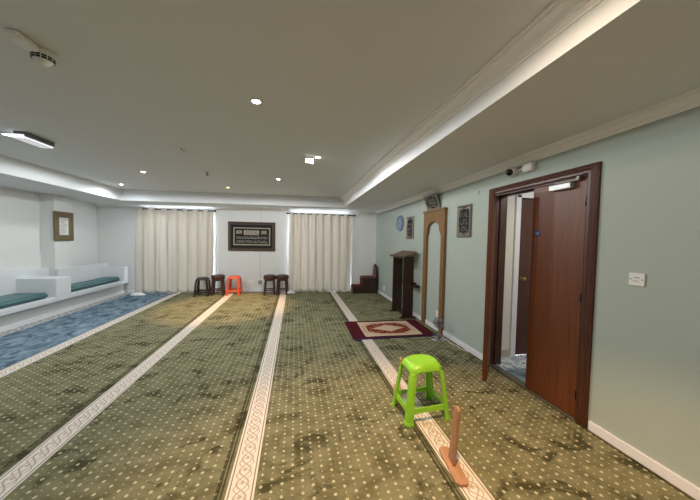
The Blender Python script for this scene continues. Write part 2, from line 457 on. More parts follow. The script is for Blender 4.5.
def cushion(name, label, y0, y1, x0, x1, z0):
    mb = MB(); t = bmesh.new()
    bmesh.ops.create_cube(t, size=1)
    for v in t.verts: v.co = Vector(((v.co.x + .5) * (x1 - x0), (v.co.y + .5) * (y1 - y0), (v.co.z + .5) * .105))
    bmesh.ops.bevel(t, geom=t.edges[:], offset=.03, segments=4, affect='EDGES')
    bmesh.ops.subdivide_edges(t, edges=[e for e in t.edges if e.calc_length() > .3], cuts=10, use_grid_fill=True)
    for v in t.verts:
        if v.co.z > .05: v.co.z += .010 * math.sin(v.co.y * 5.3) * math.sin(v.co.x * 6)
    mb._add(t)
    o = thing(name, label, 'cushion', (x0, y0, z0), 0, 'teal bench cushions')
    mb.build('pad', M_teal, o, smooth=True)
    mb = MB()
    a = .012; X, Y = x1 - x0, y1 - y0
    mb.tube([(a, a, .0425), (X - a, a, .0425), (X + .001, .03, .0425), (X + .001, Y - .03, .0425), (X - a, Y - a, .0425), (a, Y - a, .0425)], .004, 6)
    mb.build('piping', plain('dark_teal_piping', rgb(38, 74, 82), .5), o)
cushion('bench_cushion', 'long teal cushion on nearer bench seat, in front of white armrest block', 1.5, 5.74, -4.82, -4.33, .352)
cushion('bench_cushion', 'shorter teal cushion on far bench seat beyond the white armrest block', 6.16, BE - .2, -4.68, -4.33, .352)

# ------------------------------------------------------------------ curtains
def fabric(name, c, tr, c2=None):
    m, t, b = new_mat(name); P = coords(t)
    n = noise(t, P, 8, 5, .7, (60, 60, 1)).ramp(.3, .7); n2 = noise(t, P, 8, 5, .7, (1, 1, 60)).ramp(.3, .7)
    d = tuple(v * .86 for v in c[:3]) + (1,)
    col = mixc(t, n * .5 + n2 * .5, d, c)
    t.links.new(col, b.inputs['Base Color']); b.inputs['Roughness'].default_value = .9; b.inputs['Specular IOR Level'].default_value = .1
    tl = t.nodes.new('ShaderNodeBsdfTranslucent'); t.links.new(col, tl.inputs[0])
    mx = t.nodes.new('ShaderNodeMixShader'); mx.inputs[0].default_value = tr
    t.links.new(b.outputs[0], mx.inputs[1]); t.links.new(tl.outputs[0], mx.inputs[2]); t.links.new(mx.outputs[0], t.nodes['Material Output'].inputs[0])
    return m
M_curt = fabric('linen_curtain', rgb(243, 237, 227), .30)
M_sheer = fabric('white_voile', rgb(240, 240, 240), .5)
RODZ = 2.205; ROFF = .135
def curtain_panel(x0, x1, label, seed, waves, ztop=RODZ + .03, off=ROFF, amp=.038, mat=M_curt, name='curtain', grp='linen curtain panels', flare=0.0, zb=.012, eyelets=True, lean=0.0):
    R = random.Random(seed)
    o = thing(name, label, 'curtain', ((x0 + x1) / 2, by((x0 + x1) / 2, off), 0), -BA, grp)
    w = (x1 - x0) / math.cos(BA)
    nu, nv = waves * 22, 26
    fold = w / waves * .125
    ph = [R.uniform(-.5, .5) for _ in range(waves + 2)]; am = [R.uniform(.6, 1.35) for _ in range(waves + 2)]
    jit = [R.uniform(-.35, .35) for _ in range(waves + 2)]
    grid = []
    for j in range(nv + 1):
        v = j / nv; z = zb + (ztop - zb) * v
        row = []
        drop = 1 - v
        for i in range(nu + 1):
            s = i / nu; k = s * waves; ki = int(k)
            f = k - ki
            a = am[ki] * (1 - f) + am[ki + 1] * f
            jj = jit[ki] * (1 - f) + jit[ki + 1] * f
            aa = amp * (1 + (a - 1) * min(1, drop * 1.6))
            sq = math.sin(2 * PI * (k + jj * drop * .5))
            yv = aa * ((math.copysign(abs(sq) ** .75, sq) if sq > 0 else -abs(sq) ** 1.6) + .15 * math.sin(6 * PI * k) * drop)
            xv = (s - .5) * w - (.6 + .4 * a) * fold * math.sin(4 * PI * (k + jj * drop * .5)) * min(1, .25 + drop * 2)
            xv *= (1 + flare * drop ** 3)
            xv += lean * drop
            row.append(Vector((xv, -yv + R.uniform(-1, 1) * .0008, z)))
        grid.append(row)
    mb = MB(); t = mb.b
    vv = [[t.verts.new(p) for p in r] for r in grid]
    for j in range(nv):
        for i in range(nu):
            f = t.faces.new((vv[j][i], vv[j][i + 1], vv[j + 1][i + 1], vv[j + 1][i])); f.smooth = True
    ob = mb.build('cloth', mat, o)
    md = ob.modifiers.new('thick', 'SOLIDIFY'); md.thickness = .003; md.offset = 0
    if eyelets:
        for k in range(waves * 2):
            xx = ((k * .5) / waves - .5) * w
            m2 = MB(); rr = []
            ang = math.atan2(amp * 2 * PI * waves / w, 1) * (1 if k % 2 else -1)
            Mx = MT(xx, 0, RODZ) @ Matrix.Rotation(ang, 4, 'Z') @ Matrix.Rotation(PI / 2, 4, 'X')
            for i in range(16):
                q_ = 2 * PI * i / 16
                rr.append([Mx @ Vector(((.024 + .005 * math.cos(e)) * math.cos(q_), (.024 + .005 * math.cos(e)) * math.sin(q_), .005 * math.sin(e))) for e in [2 * PI * e / 6 for e in range(6)]])
            m2.rings(rr, loop=True)
            m2.build('eyelet', M_rod, o)
    return o
def rod(x0, x1, label):
    xm = (x0 + x1) / 2; h = (x1 - x0) / 2 / math.cos(BA)
    o = thing('curtain_rod', label, 'curtain rod', (xm, by(xm, ROFF), RODZ), -BA, 'black curtain rods')
    MB().tube([(-h, 0, 0), (h, 0, 0)], .012, 12).build('rod', M_rod, o)
    for s in (-1, 1):
        MB().lathe([(.012, 0), (.022, .004), (.024, .02), (.022, .034), (.006, .04)], 14, MT(s * h, 0, 0) @ Matrix.Rotation(s * PI / 2, 4, 'Y')).build('finial', M_rod, o)
        MB().box((s * (h - .02) - .006, 0.0, -.008), (s * (h - .02) + .006, ROFF, .008)).box((s * (h - .02) - .014, ROFF - .006, -.03), (s * (h - .02) + .014, ROFF, .03)).build('bracket', M_rod, o)
rod(-3.96, -2.13, 'black curtain rod above the left-hand pair of cream curtains')
rod(-.20, 1.66, 'black curtain rod above the right-hand curtains, near the wooden steps')
curtain_panel(-4.0, -3.14, 'cream linen curtain panel nearest the benches, left half of left window', 1, 3, amp=.072)
curtain_panel(-3.17, -2.145, 'cream linen curtain panel behind dark stools, right half of left window', 2, 4, amp=.070)
curtain_panel(-.15, .66, 'taupe linen curtain panel beside the two round brown stools', 3, 4, amp=.066)
curtain_panel(.645, 1.59, 'taupe linen curtain panel beside the wooden pulpit steps', 4, 4, amp=.066)
curtain_panel(-3.95, -2.10, 'white voile sheer behind the left-hand cream curtains', 5, 9, WT - .01, .045, .012, M_sheer, 'sheer_curtain', 'white voile sheers', .02, .006, False, 0.02)
curtain_panel(-.19, 1.65, 'white voile sheer behind the right-hand curtains', 6, 9, WT - .01, .045, .012, M_sheer, 'sheer_curtain', 'white voile sheers', .03, .006, False, -.03)
# gathered voile lying on the floor
def puddle(x0, x1, label, seed, offs=.17):
    R = random.Random(seed); mb = MB(); rows = []
    n = 14
    for i in range(n + 1):
        s = i / n; x = x0 + (x1 - x0) * s
        ry = (.07 + R.uniform(0, .03)) * math.sin(PI * min(1, max(0, s * .96 + .02))) ** .6 + .004
        rz_ = (.04 + R.uniform(0, .04)) * math.sin(PI * min(1, max(0, s * .96 + .02))) ** .6 + .003
        rows.append([(x, by(x, offs) + ry * math.cos(PI * k / 8), rz_ * math.sin(PI * k / 8) * (1 + .25 * math.sin(k * 2.1 + i)) + .002) for k in range(9)])
    mb.rings(rows, closed=True, cap=True)
    o = mb.build('gathered_voile', plain('white_cloth', rgb(246, 246, 248), .9)); tag(o, label, 'curtain')
puddle(-4.06, -3.72, 'white voile bunched on blue carpet at the left curtain foot', 3, .34)
puddle(-.26, .02, 'white voile bunched on floor beside the round brown stools', 4, .27)

# ------------------------------------------------------------------ framed works
def scribble(mb, x0, x1, z0, z1, R, M, r=.004, density=1.0):
    """flowing script-like strokes filling a rectangle"""
    h = z1 - z0; x = x1; step = h * .42 / density
    while x > x0 + step * .6:
        k = R.random()
        def P(u, v): return M @ Vector((min(x1, max(x0, u)), z0 + max(0, min(1, v)) * h, -.0015))
        if k < .35: mb.tube([P(x, .95), P(x - .1 * step, .5), P(x - .3 * step, .12)], r, 5)
        elif k < .7: mb.tube([P(x + .2 * step, .3), P(x, .12), P(x - .6 * step, .1), P(x - step, .32), P(x - .8 * step, .55), P(x - .5 * step, .4)], r, 5)
        else: mb.tube([P(x, .75), P(x - .4 * step, .9), P(x - .8 * step, .6), P(x - .3 * step, .35), P(x - step, .12)], r, 5)
        if R.random() < .6:
            c = P(x - R.random() * step, R.choice([.02, .98])); mb.lathe([(r * 1.3, -.001), (r * 1.3, .001)], 6, Matrix.Translation(c) @ (M.to_3x3().to_4x4()))
        x -= step * R.uniform(.75, 1.15)
def frame_ring(mb, w, h, fw, d, M, lip=.012):
    """mitred moulding: xy rect centred at 0, extruded towards viewer (+z of M)"""
    prof = [(0, 0), (0, d * .75), (fw * .25, d), (fw * .55, d * .8), (fw - lip, d * .85), (fw, d * .45), (fw, 0)]
    rr = []
    for sx, sy in ((-1, -1), (1, -1), (1, 1), (-1, 1)):
        rr.append([M @ Vector((sx * (w / 2 - o), sy * (h / 2 - o), z)) for o, z in prof])
    mb.rings(rr, loop=True, smooth=False)

# big calligraphy panel on the end wall
px, pz, pw, ph_ = -1.175, 1.545, 1.25, .80
pic = thing('framed_calligraphy', 'wide dark framed calligraphy panel on white wall between the curtains', 'picture', (px, by(px), pz), -BA)
mb = MB(); frame_ring(mb, pw, ph_, .085, .045, FRONT); mb.build('frame', wood('carved_brown', rgb(40, 30, 22), rgb(88, 68, 48), (60, 60, 60), .5, 2), pic)
mb = MB()
for i in range(44):
    x = -pw / 2 + .02 + i * (pw - .04) / 43
    for z in (-ph_ / 2 + .02, ph_ / 2 - .02): mb.lathe([(.009, 0), (.006, .006)], 6, MT(x, -.041, z) @ Matrix.Rotation(PI / 2, 4, 'X'))
for i in range(26):
    z = -ph_ / 2 + .02 + i * (ph_ - .04) / 25
    for x in (-pw / 2 + .02, pw / 2 - .02): mb.lathe([(.009, 0), (.006, .006)], 6, MT(x, -.041, z) @ Matrix.Rotation(PI / 2, 4, 'X'))
mb.build('beading', plain('bead_gilt', rgb(104, 82, 54), .5, .3), pic)
MB().box((-pw / 2 + .06, -.012, -ph_ / 2 + .06), (pw / 2 - .06, -.001, ph_ / 2 - .06)).build('mount', M_ink, pic)
mb = MB(); frame_ring(mb, .98, .49, .03, .012, MT(0, -.011, 0) @ FRONT); mb.build('inner_frame', M_pale, pic)
R = random.Random(5)
def cpanel(x0, x1, z0, z1, inv=False):
    p = MB().box((x0, -.016, z0), (x1, -.011, z1), .002).build('script_panel', M_pale if inv else plain('dark_panel', rgb(60, 56, 50), .7), pic)
    mb = MB(); scribble(mb, x0 + .01, x1 - .01, z0 + .008, z1 - .008, R, MT(0, -.017, 0) @ Matrix(((1, 0, 0, 0), (0, 0, 1, 0), (0, 1, 0, 0), (0, 0, 0, 1))), .0045)
    mb.build('script', M_ink if inv else M_callig, p)
cpanel(-.22, .19, .04, .17, True); cpanel(-.42, -.27, .07, .16, True); cpanel(.25, .39, .07, .16, True)
cpanel(-.42, .42, -.075, .005); cpanel(-.42, .42, -.19, -.10)
# the lead above and below it
cab = MB()
xc = -.95
cab.tube([(xc, by(xc, .006), z) for z in (.32, .8, 1.3, 1.8, 2.30)], .0035, 6)
tag(cab.build('power_cable', plain('grey_cable', rgb(170, 168, 164), .5)), 'thin grey cable running down white wall behind the calligraphy panel', 'cable')

def plate(name, label, cat, M, w, h, d=.010, slots=(), loc_=None, extra=None):
    o = thing(name, label, cat, (0, 0, 0))
    o.matrix_world = M
    MB().box((-w / 2, -h / 2, 0), (w / 2, h / 2, d), .003).build('face_plate', M_plastic, o)
    for (nm, x, y, sw, sh, mt) in slots:
        MB().box((x - sw / 2, y - sh / 2, d - .002), (x + sw / 2, y + sh / 2, d + .002), .0008).build(nm, mt, o)
    return o
def back_M(x, z): return MT(x, by(x), z) @ Matrix.Rotation(-BA, 4, 'Z') @ FRONT
def right_M(y, z): return MT(WX, y, z) @ WALL_R
plate('wall_socket', 'white double socket low on white wall beside orange stool', 'socket', back_M(-1.20, .265), .19, .115, slots=[('rocker', -.045, .03, .02, .022, M_paper), ('rocker', .045, .03, .02, .022, M_paper), ('pin_hole', -.045, -.02, .024, .006, M_black), ('pin_hole', .045, -.02, .024, .006, M_black)])
plate('wall_socket', 'grey-centred single socket where thin cable ends on white wall', 'socket', back_M(-.95, .265), .14, .14, slots=[('cover', 0, 0, .095, .095, plain('grey_insert', rgb(120, 116, 110), .5)), ('plug', 0, .01, .05, .05, M_plastic)])
plate('wall_socket', 'white single socket inside mihrab arch near floor', 'socket', right_M(4.01, .285), .10, .10, slots=[('rocker', .02, .02, .02, .02, M_paper), ('pin_hole', 0, -.02, .022, .006, M_black)])
plate('wall_socket', 'small white socket on sage wall beside the wooden pulpit steps', 'socket', right_M(6.75, .22), .11, .11, slots=[('rocker', .02, .02, .02, .02, M_paper), ('pin_hole', 0, -.02, .022, .006, M_black)])
fs = plate('fused_switch', 'white switch plate with grey wording alone on sage wall right of door', 'switch', right_M(1.405, 1.262), .088, .088, slots=[('screw', -.032, 0, .008, .008, M_silver), ('screw', .032, 0, .008, .008, M_silver), ('print', .001, .012, .034, .005, plain('grey_print', rgb(120, 120, 124), .6)), ('print', -.004, -.012, .030, .004, plain('grey_print', rgb(120, 120, 124), .6))])

# pictures on the sage wall
def wall_frame(label, yc, zc, w, h, fw, tilt=0.0, depth=.035, dark=True, seed=1, zb=None):
    o = thing('framed_script', label, 'picture', (0, 0, 0), 0, 'silver framed script pictures')
    o.matrix_world = MT(WX, yc, zc - h / 2) @ Matrix.Rotation(-tilt, 4, 'Y') @ MT(0, 0, h / 2) @ WALL_R
    mb = MB(); frame_ring(mb, w, h, fw, depth, Matrix.Identity(4)); mb.build('frame', M_silver, o)
    MB().box((-w / 2 + fw * .7, -h / 2 + fw * .7, .004), (w / 2 - fw * .7, h / 2 - fw * .7, .012)).build('mount', M_silver, o)
    R = random.Random(seed)
    a, b_ = w / 2 - fw - .006, h / 2 - fw - .008
    out = []
    n = 40
    for i in range(n):
        t = 2 * PI * i / n; e = .62
        cx, sx = math.cos(t), math.sin(t)
        k = 1 + .05 * math.cos(8 * t)
        out.append((a * math.copysign(abs(cx) ** e, cx) * k, b_ * math.copysign(abs(sx) ** e, sx) * k))
    c = MB().prism(out, .004, 0, MT(0, 0, .012)).build('cartouche', M_ink, o)
    mb = MB(); Mz = MT(0, 0, .0165)
    for z0, z1, s in ((-.40, -.18, .75), (-.16, .10, .85), (.12, .36, .75)):
        scribble(mb, -a * s, a * s, z0 * 2 * b_, z1 * 2 * b_, R, Mz @ Matrix.Scale(1, 4), .0026, .9)
    for sgn in (-1, 1):
        mb.tube([Mz @ Vector((a * .5 * math.cos(t), sgn * b_ * .82 + a * .22 * math.sin(t) * sgn, 0)) for t in [PI * i / 8 for i in range(9)]], .003, 5)
    mb.build('script', M_callig, c)
    return o
# scribble works in (x, z) of its own matrix; remap so that it lies in the frame plane
_scr = scribble
def scribble(mb, x0, x1, z0, z1, R, M, r=.004, density=1.0):
    _scr(mb, x0, x1, z0, z1, R, M, r, density)
wall_frame('silver framed black script picture on sage wall between mihrab and door', 3.37, 1.80, .30, .45, .030, 0, .035, True, 11)
wall_frame('small silver framed script picture tilting forward on top of the mihrab frame', 4.22, 2.185, .42, .27, .030, math.radians(20), .03, True, 12)
wall_frame('narrow silver framed script picture beside the round wall clock', 5.18, 1.78, .34, .45, .030, 0, .035, True, 13)

ck = thing('wall_clock', 'round blue-faced wall clock with pale rim on sage wall', 'clock', (0, 0, 0)); ck.matrix_world = right_M(5.72, 1.90)
MB().lathe([(.175, 0), (.182, .012), (.178, .034), (.162, .040), (.168, .034), (.166, .024)], 40).build('rim', plain('clock_rim', rgb(120, 130, 142), .35), ck)
MB().lathe([(.167, .02), (.167, .026)], 40).build('dial', plain('clock_dial', rgb(122, 146, 180), .5, var=.25, vscale=14), ck)
MB().lathe([(.07, .026), (.07, .028)], 32).build('dial_centre', plain('clock_centre', rgb(146, 168, 196), .5, var=.15), ck)
for nm, L, a, w in (('hour_hand', .075, 1.1, .008), ('minute_hand', .115, 2.5, .006)):
    MB().box((-w / 2, -.015, .029), (w / 2, L, .032), 0, Matrix.Rotation(-a, 4, 'Z')).build(nm, M_black, ck)
for i in range(12): MB().box((-.004, .128, .026), (.004, .145, .029), 0, Matrix.Rotation(2 * PI * i / 12, 4, 'Z')).build('hour_mark', plain('navy_mark', rgb(60, 74, 110), .5), ck)

nt = thing('framed_notice', 'brown framed white notice on the pilaster above the benches', 'picture', (0, 0, 0))
nt.matrix_world = MT(-4.76, 6.67, 1.67) @ Matrix(((0, 0, 1, 0), (1, 0, 0, 0), (0, 1, 0, 0), (0, 0, 0, 1)))
mb = MB(); frame_ring(mb, .47, .60, .12, .03, Matrix.Identity(4)); mb.build('frame', M_goldfr, nt)
MB().box((-.12, -.19, .004), (.12, .19, .010)).build('sheet', M_paper, nt)
mb = MB()
R = random.Random(2)
for i in range(12):
    z = .15 - i * .027; mb.box((-.09, z, .010), (-.09 + R.uniform(.10, .18), z + .007, .0115))
mb.build('print', plain('grey_text', rgb(110, 110, 112), .7), nt)

# ------------------------------------------------------------------ mihrab frame
mh = thing('mihrab_frame', 'tall oak arched mihrab frame standing against the sage wall', 'mihrab', (WX, 4.165, 0))
hw = .345; HT = 2.03; pw_ = .10; th = .05
Mw = WALL_R
post = lambda s: MB().box((s * hw - (pw_ if s > 0 else 0), .0, 0), (s * hw + (0 if s > 0 else pw_), 1.60, th), .004, Mw)
for s in (-1, 1):
    p = post(s).build('post', M_oak, mh)
    MB().box((s * (hw - pw_ / 2) - .012, .05, th - .002), (s * (hw - pw_ / 2) + .012, 1.58, th + .006), .003, Mw).build('moulding', M_oak, p)
iw = hw - pw_
arch = [(-hw, 1.595), (-iw, 1.595), (-iw, 1.625), (-iw + .025, 1.63), (-iw + .03, 1.66)]
N_ = 18
for i in range(N_ + 1):
    t = PI - PI * i / N_; arch.append(((iw - .03) * math.cos(t), 1.665 + .175 * math.sin(t) ** .85 if math.sin(t) > 0 else 1.665))
arch += [(iw - .03, 1.66), (iw - .025, 1.63), (iw, 1.625), (iw, 1.595), (hw, 1.595), (hw, HT), (-hw, HT)]
MB().prism(arch, th, 0, Mw).build('arch_panel', M_oak, mh)
mb = MB(); mb.tube([Mw @ Vector((x * .985, z + .012 if abs(x) < iw - .01 else z, th)) for x, z in arch[4:4 + N_ + 3]], .009, 6); mb.build('arch_moulding', M_oak, mh)
MB().box((-hw - .012, HT - .02, 0), (hw + .012, HT + .015, th + .018), .004, Mw).box((-hw + .05, HT - .125, th), (hw - .05, HT - .105, th + .008), .002, Mw).box((-hw + .05, HT - .06, th), (hw - .05, HT - .05, th + .006), .002, Mw).build('cap_moulding', M_oak, mh)

# ------------------------------------------------------------------ lectern
le = thing('lectern', 'tall dark brown wooden lectern with slanted top beside the mihrab', 'lectern', (2.14, 5.03, 0))
for s, nm in ((-1, 'side_panel'), (1, 'side_panel')):
    y = s * .27
    MB().box((-.10, y - .014, .03), (.115, y + .014, 1.20), .003).build(nm, M_dark, le)
    MB().box((-.145, y - .03, 0), (.17, y + .03, .035), .006).build('foot', M_dark, le)
tl = math.atan2(.13, .34)
Mt = MT(.03, 0, 1.245) @ Matrix.Rotation(-tl, 4, 'Y')
top = MB().box((-.19, -.33, -.012), (.125, .33, .014), .004, Mt).build('desk_top', wood('worn_brown', rgb(70, 48, 36), rgb(126, 98, 74), (6, 40, 40), .5), le)
MB().box((-.195, -.33, .012), (-.175, .33, .034), .003, Mt).build('book_lip', M_dark, top)
MB().box((.10, -.26, .60), (.18, .26, .69), .003).build('rail', M_dark, le)
MB().box((.08, -.40, .62), (.185, -.284, .66), .003).build('shelf', M_dark, le)
MB().box((-.04, -.26, .05), (-.02, .26, .09), .002).build('rail', M_dark, le)

# ------------------------------------------------------------------ pulpit steps in the far corner
mn = thing('pulpit_steps', 'small dark wooden pulpit with red carpeted steps and pointed back in corner', 'pulpit', (1.60, 7.19, 0))
D = .36
MB().box((.02, 0, 0), (.28, .03, .20), .004).box((.02, D - .03, 0), (.28, D, .20), .004).box((.0, 0, .0), (.03, D, .17), .004).build('lower_step', M_dark, mn)
MB().box((.02, .03, .195), (.28, D - .03, .212), .004).build('lower_tread', M_red, mn)
MB().box((.28, 0, 0), (.68, .03, .43), .004).build('side_board', M_dark, mn)
MB().box((.28, D - .03, 0), (.68, D, .43), .004).build('side_board', M_dark, mn)
MB().box((.278, .03, .212), (.30, D - .03, .43), .003).build('riser', M_red, mn)
MB().box((.265, -.008, .43), (.68, D, .455), .006).build('seat_board', wood('worn_edge', rgb(84, 54, 42), rgb(110, 74, 58), (3, 30, 30), .5), mn)
MB().box((.30, .03, .455), (.64, D - .03, .465), .004).build('seat_carpet', M_red, mn)
outl = [(-.18, 0), (.18, 0), (.18, .45)]
for i in range(1, 9):
    t = i / 9; outl.append((.18 * (1 - t ** 1.7), .45 + .36 * math.sin(t * PI / 2)))
outl += [(0, .82)]
outl += [(-x, z) for x, z in outl[-2:2:-1]] + [(-.18, .45)]
MB().prism(outl, .035, 0, MT(.70, D / 2, 0) @ WALL_R).build('back_board', M_dark, mn)
inn = [(x * .78, .46 + (z - .46) * .88) for x, z in outl[2:]]
MB().prism(inn, .006, 0, MT(.666, D / 2, 0) @ WALL_R).build('back_panel', wood('mid_brown', rgb(92, 62, 50), rgb(120, 86, 70), (20, 20, 2), .5), mn)

# ------------------------------------------------------------------ prayer mat
def mat_material():
    m, t, b = new_mat('woven_prayer_mat'); P = coords(t); x, y, z = sep(t, P)
    n = noise(t, P, 34, 3, .6); wob = (n - .5) * .05
    ax, ay = x.abs(), y.abs()
    # three nested shapes: cream field, figured red ring, cream heart
    field = ((ax - .47 + wob * .4).max(ay - .355 + wob * .4)).lt(0)
    r1 = ((ax / .37).max(ay / .255).max((ax / .37 + ay / .255) * .66) + wob * .9)
    ring = r1.lt(1.0)
    r2 = ((ax / .25) + (ay / .145)) * .72 + wob * 1.6
    heart = r2.lt(.82)
    cream = mixc(t, noise(t, P, 60, 3), rgb(186, 160, 134), rgb(216, 196, 168))
    fl = noise(t, P, 42, 2, .5).gt(.57)
    red = mixc(t, fl, rgb(112, 26, 24), rgb(178, 120, 88))
    mar = mixc(t, noise(t, P, 50, 3), rgb(62, 8, 20), rgb(88, 14, 28))
    c = mixc(t, field, mar, cream); c = mixc(t, ring, c, red); c = mixc(t, heart, c, cream)
    bd = (r1 - 1.13).abs().lt(.035); c = mixc(t, (bd * field) * .5, c, rgb(150, 70, 52))
    t.links.new(c, b.inputs['Base Color']); b.inputs['Roughness'].default_value = .9; b.inputs['Specular IOR Level'].default_value = .2
    bump(t, b, noise(t, P, 300, 2), .4, .003)
    return m
pm = thing('prayer_mat', 'maroon and cream patterned prayer mat lying before the mihrab', 'prayer mat', (1.565, 4.24, 0), math.radians(-1.5))
mb = MB(); t = bmesh.new(); bmesh.ops.create_grid(t, x_segments=40, y_segments=30, size=.5)
for v in t.verts:
    v.co.x *= 1.26; v.co.y *= .86
    v.co.z = .013 + .003 * math.sin(v.co.x * 9) * math.sin(v.co.y * 7)
r = bmesh.ops.extrude_face_region(t, geom=t.faces[:]); bmesh.ops.translate(t, vec=(0, 0, -.012), verts=[g for g in r['geom'] if isinstance(g, bmesh.types.BMVert)])
mb._add(t); mb.build('pile', mat_material(), pm)
M_navy = plain('navy_thread', rgb(30, 34, 96), .8, var=.2, vscale=60); M_mfr = plain('maroon_thread', rgb(84, 14, 30), .9, var=.2, vscale=60)
for s in (-1, 1):
    mb = MB()
    for i in range(60):
        y = -.42 + i * .84 / 59; mb.tube([(s * .628, y, .012), (s * (.655), y + random.uniform(-.006, .006), .010), (s * (.685), y + random.uniform(-.012, .012), .004)], .004, 5)
    mb.build('fringe', M_mfr, pm)
MB().tube([(-.62, -.432, .010), (.62, -.432, .010)], .007, 6).build('binding', M_navy, pm)
for cx, cy_ in ((-.62, -.435), (.64, -.38)):
    mb = MB()
    for k in range(7):
        a = -PI / 2 + (k - 3) * .28; mb.tube([(cx, cy_, .012), (cx + .04 * math.cos(a), cy_ + .035 * math.sin(a), .010), (cx + .07 * math.cos(a), cy_ + .06 * math.sin(a), .006)], .006, 5)
    mb.build('tassel', M_navy, pm)

# ------------------------------------------------------------------ little fan by the mihrab
fn = thing('desk_fan', 'small chrome desk fan on floor beside prayer mat and mihrab post', 'fan', (2.17, 3.66, 0))
MB().lathe([(.115, 0), (.118, .008), (.10, .022), (.05, .034), (.02, .04)], 32).build('base', M_chrome, fn)
MB().lathe([(.011, .035), (.010, .20)], 14).build('stem', M_chrome, fn)
hd = MB(); Mh = MT(0, 0, .255) @ Matrix.Rotation(math.radians(-25), 4, 'Z') @ Matrix.Rotation(PI / 2, 4, 'X')
for r_ in (.03, .055, .078):
    for dz in (-.03, .03):
        hd.tube([Mh @ Vector((r_ * math.cos(2 * PI * k / 24), r_ * math.sin(2 * PI * k / 24), dz * (1 - (r_ / .1) ** 2))) for k in range(25)], .0025, 5)
for k in range(16):
    a = 2 * PI * k / 16
    for s in (-1, 1): hd.tube([Mh @ Vector((.02 * math.cos(a), .02 * math.sin(a), s * .03)), Mh @ Vector((.055 * math.cos(a), .055 * math.sin(a), s * .024)), Mh @ Vector((.08 * math.cos(a), .08 * math.sin(a), s * .006))], .0022, 5)
hd.build('cage', M_chrome, fn)
hub = MB().lathe([(.02, -.035), (.026, -.03), (.026, .02), (.02, .03)], 18, Mh).build('motor', plain('grey_plastic', rgb(96, 96, 98), .4), fn)
mb = MB()
for k in range(4):
    a = 2 * PI * k / 4; Mb = Mh @ Matrix.Rotation(a, 4, 'Z') @ MT(.045, 0, 0) @ Matrix.Rotation(.5, 4, 'X')
    mb.box((-.028, -.018, -.001), (.028, .018, .001), 0, Mb)
mb.build('blades', plain('grey_blade', rgb(120, 120, 122), .4), hub)
MB().tube([(x - 2.16, y - 3.70, z) for x, y, z in ((2.26, 3.70, .012), (2.28, 3.62, .006), (2.25, 3.52, .006), (2.27, 3.43, .006), (2.30, 3.40, .006), (2.27, 3.31, .006), (2.31, 3.24, .006), (2.335, 3.17, .006))], .0045, 6).build('cord', M_plastic, fn)

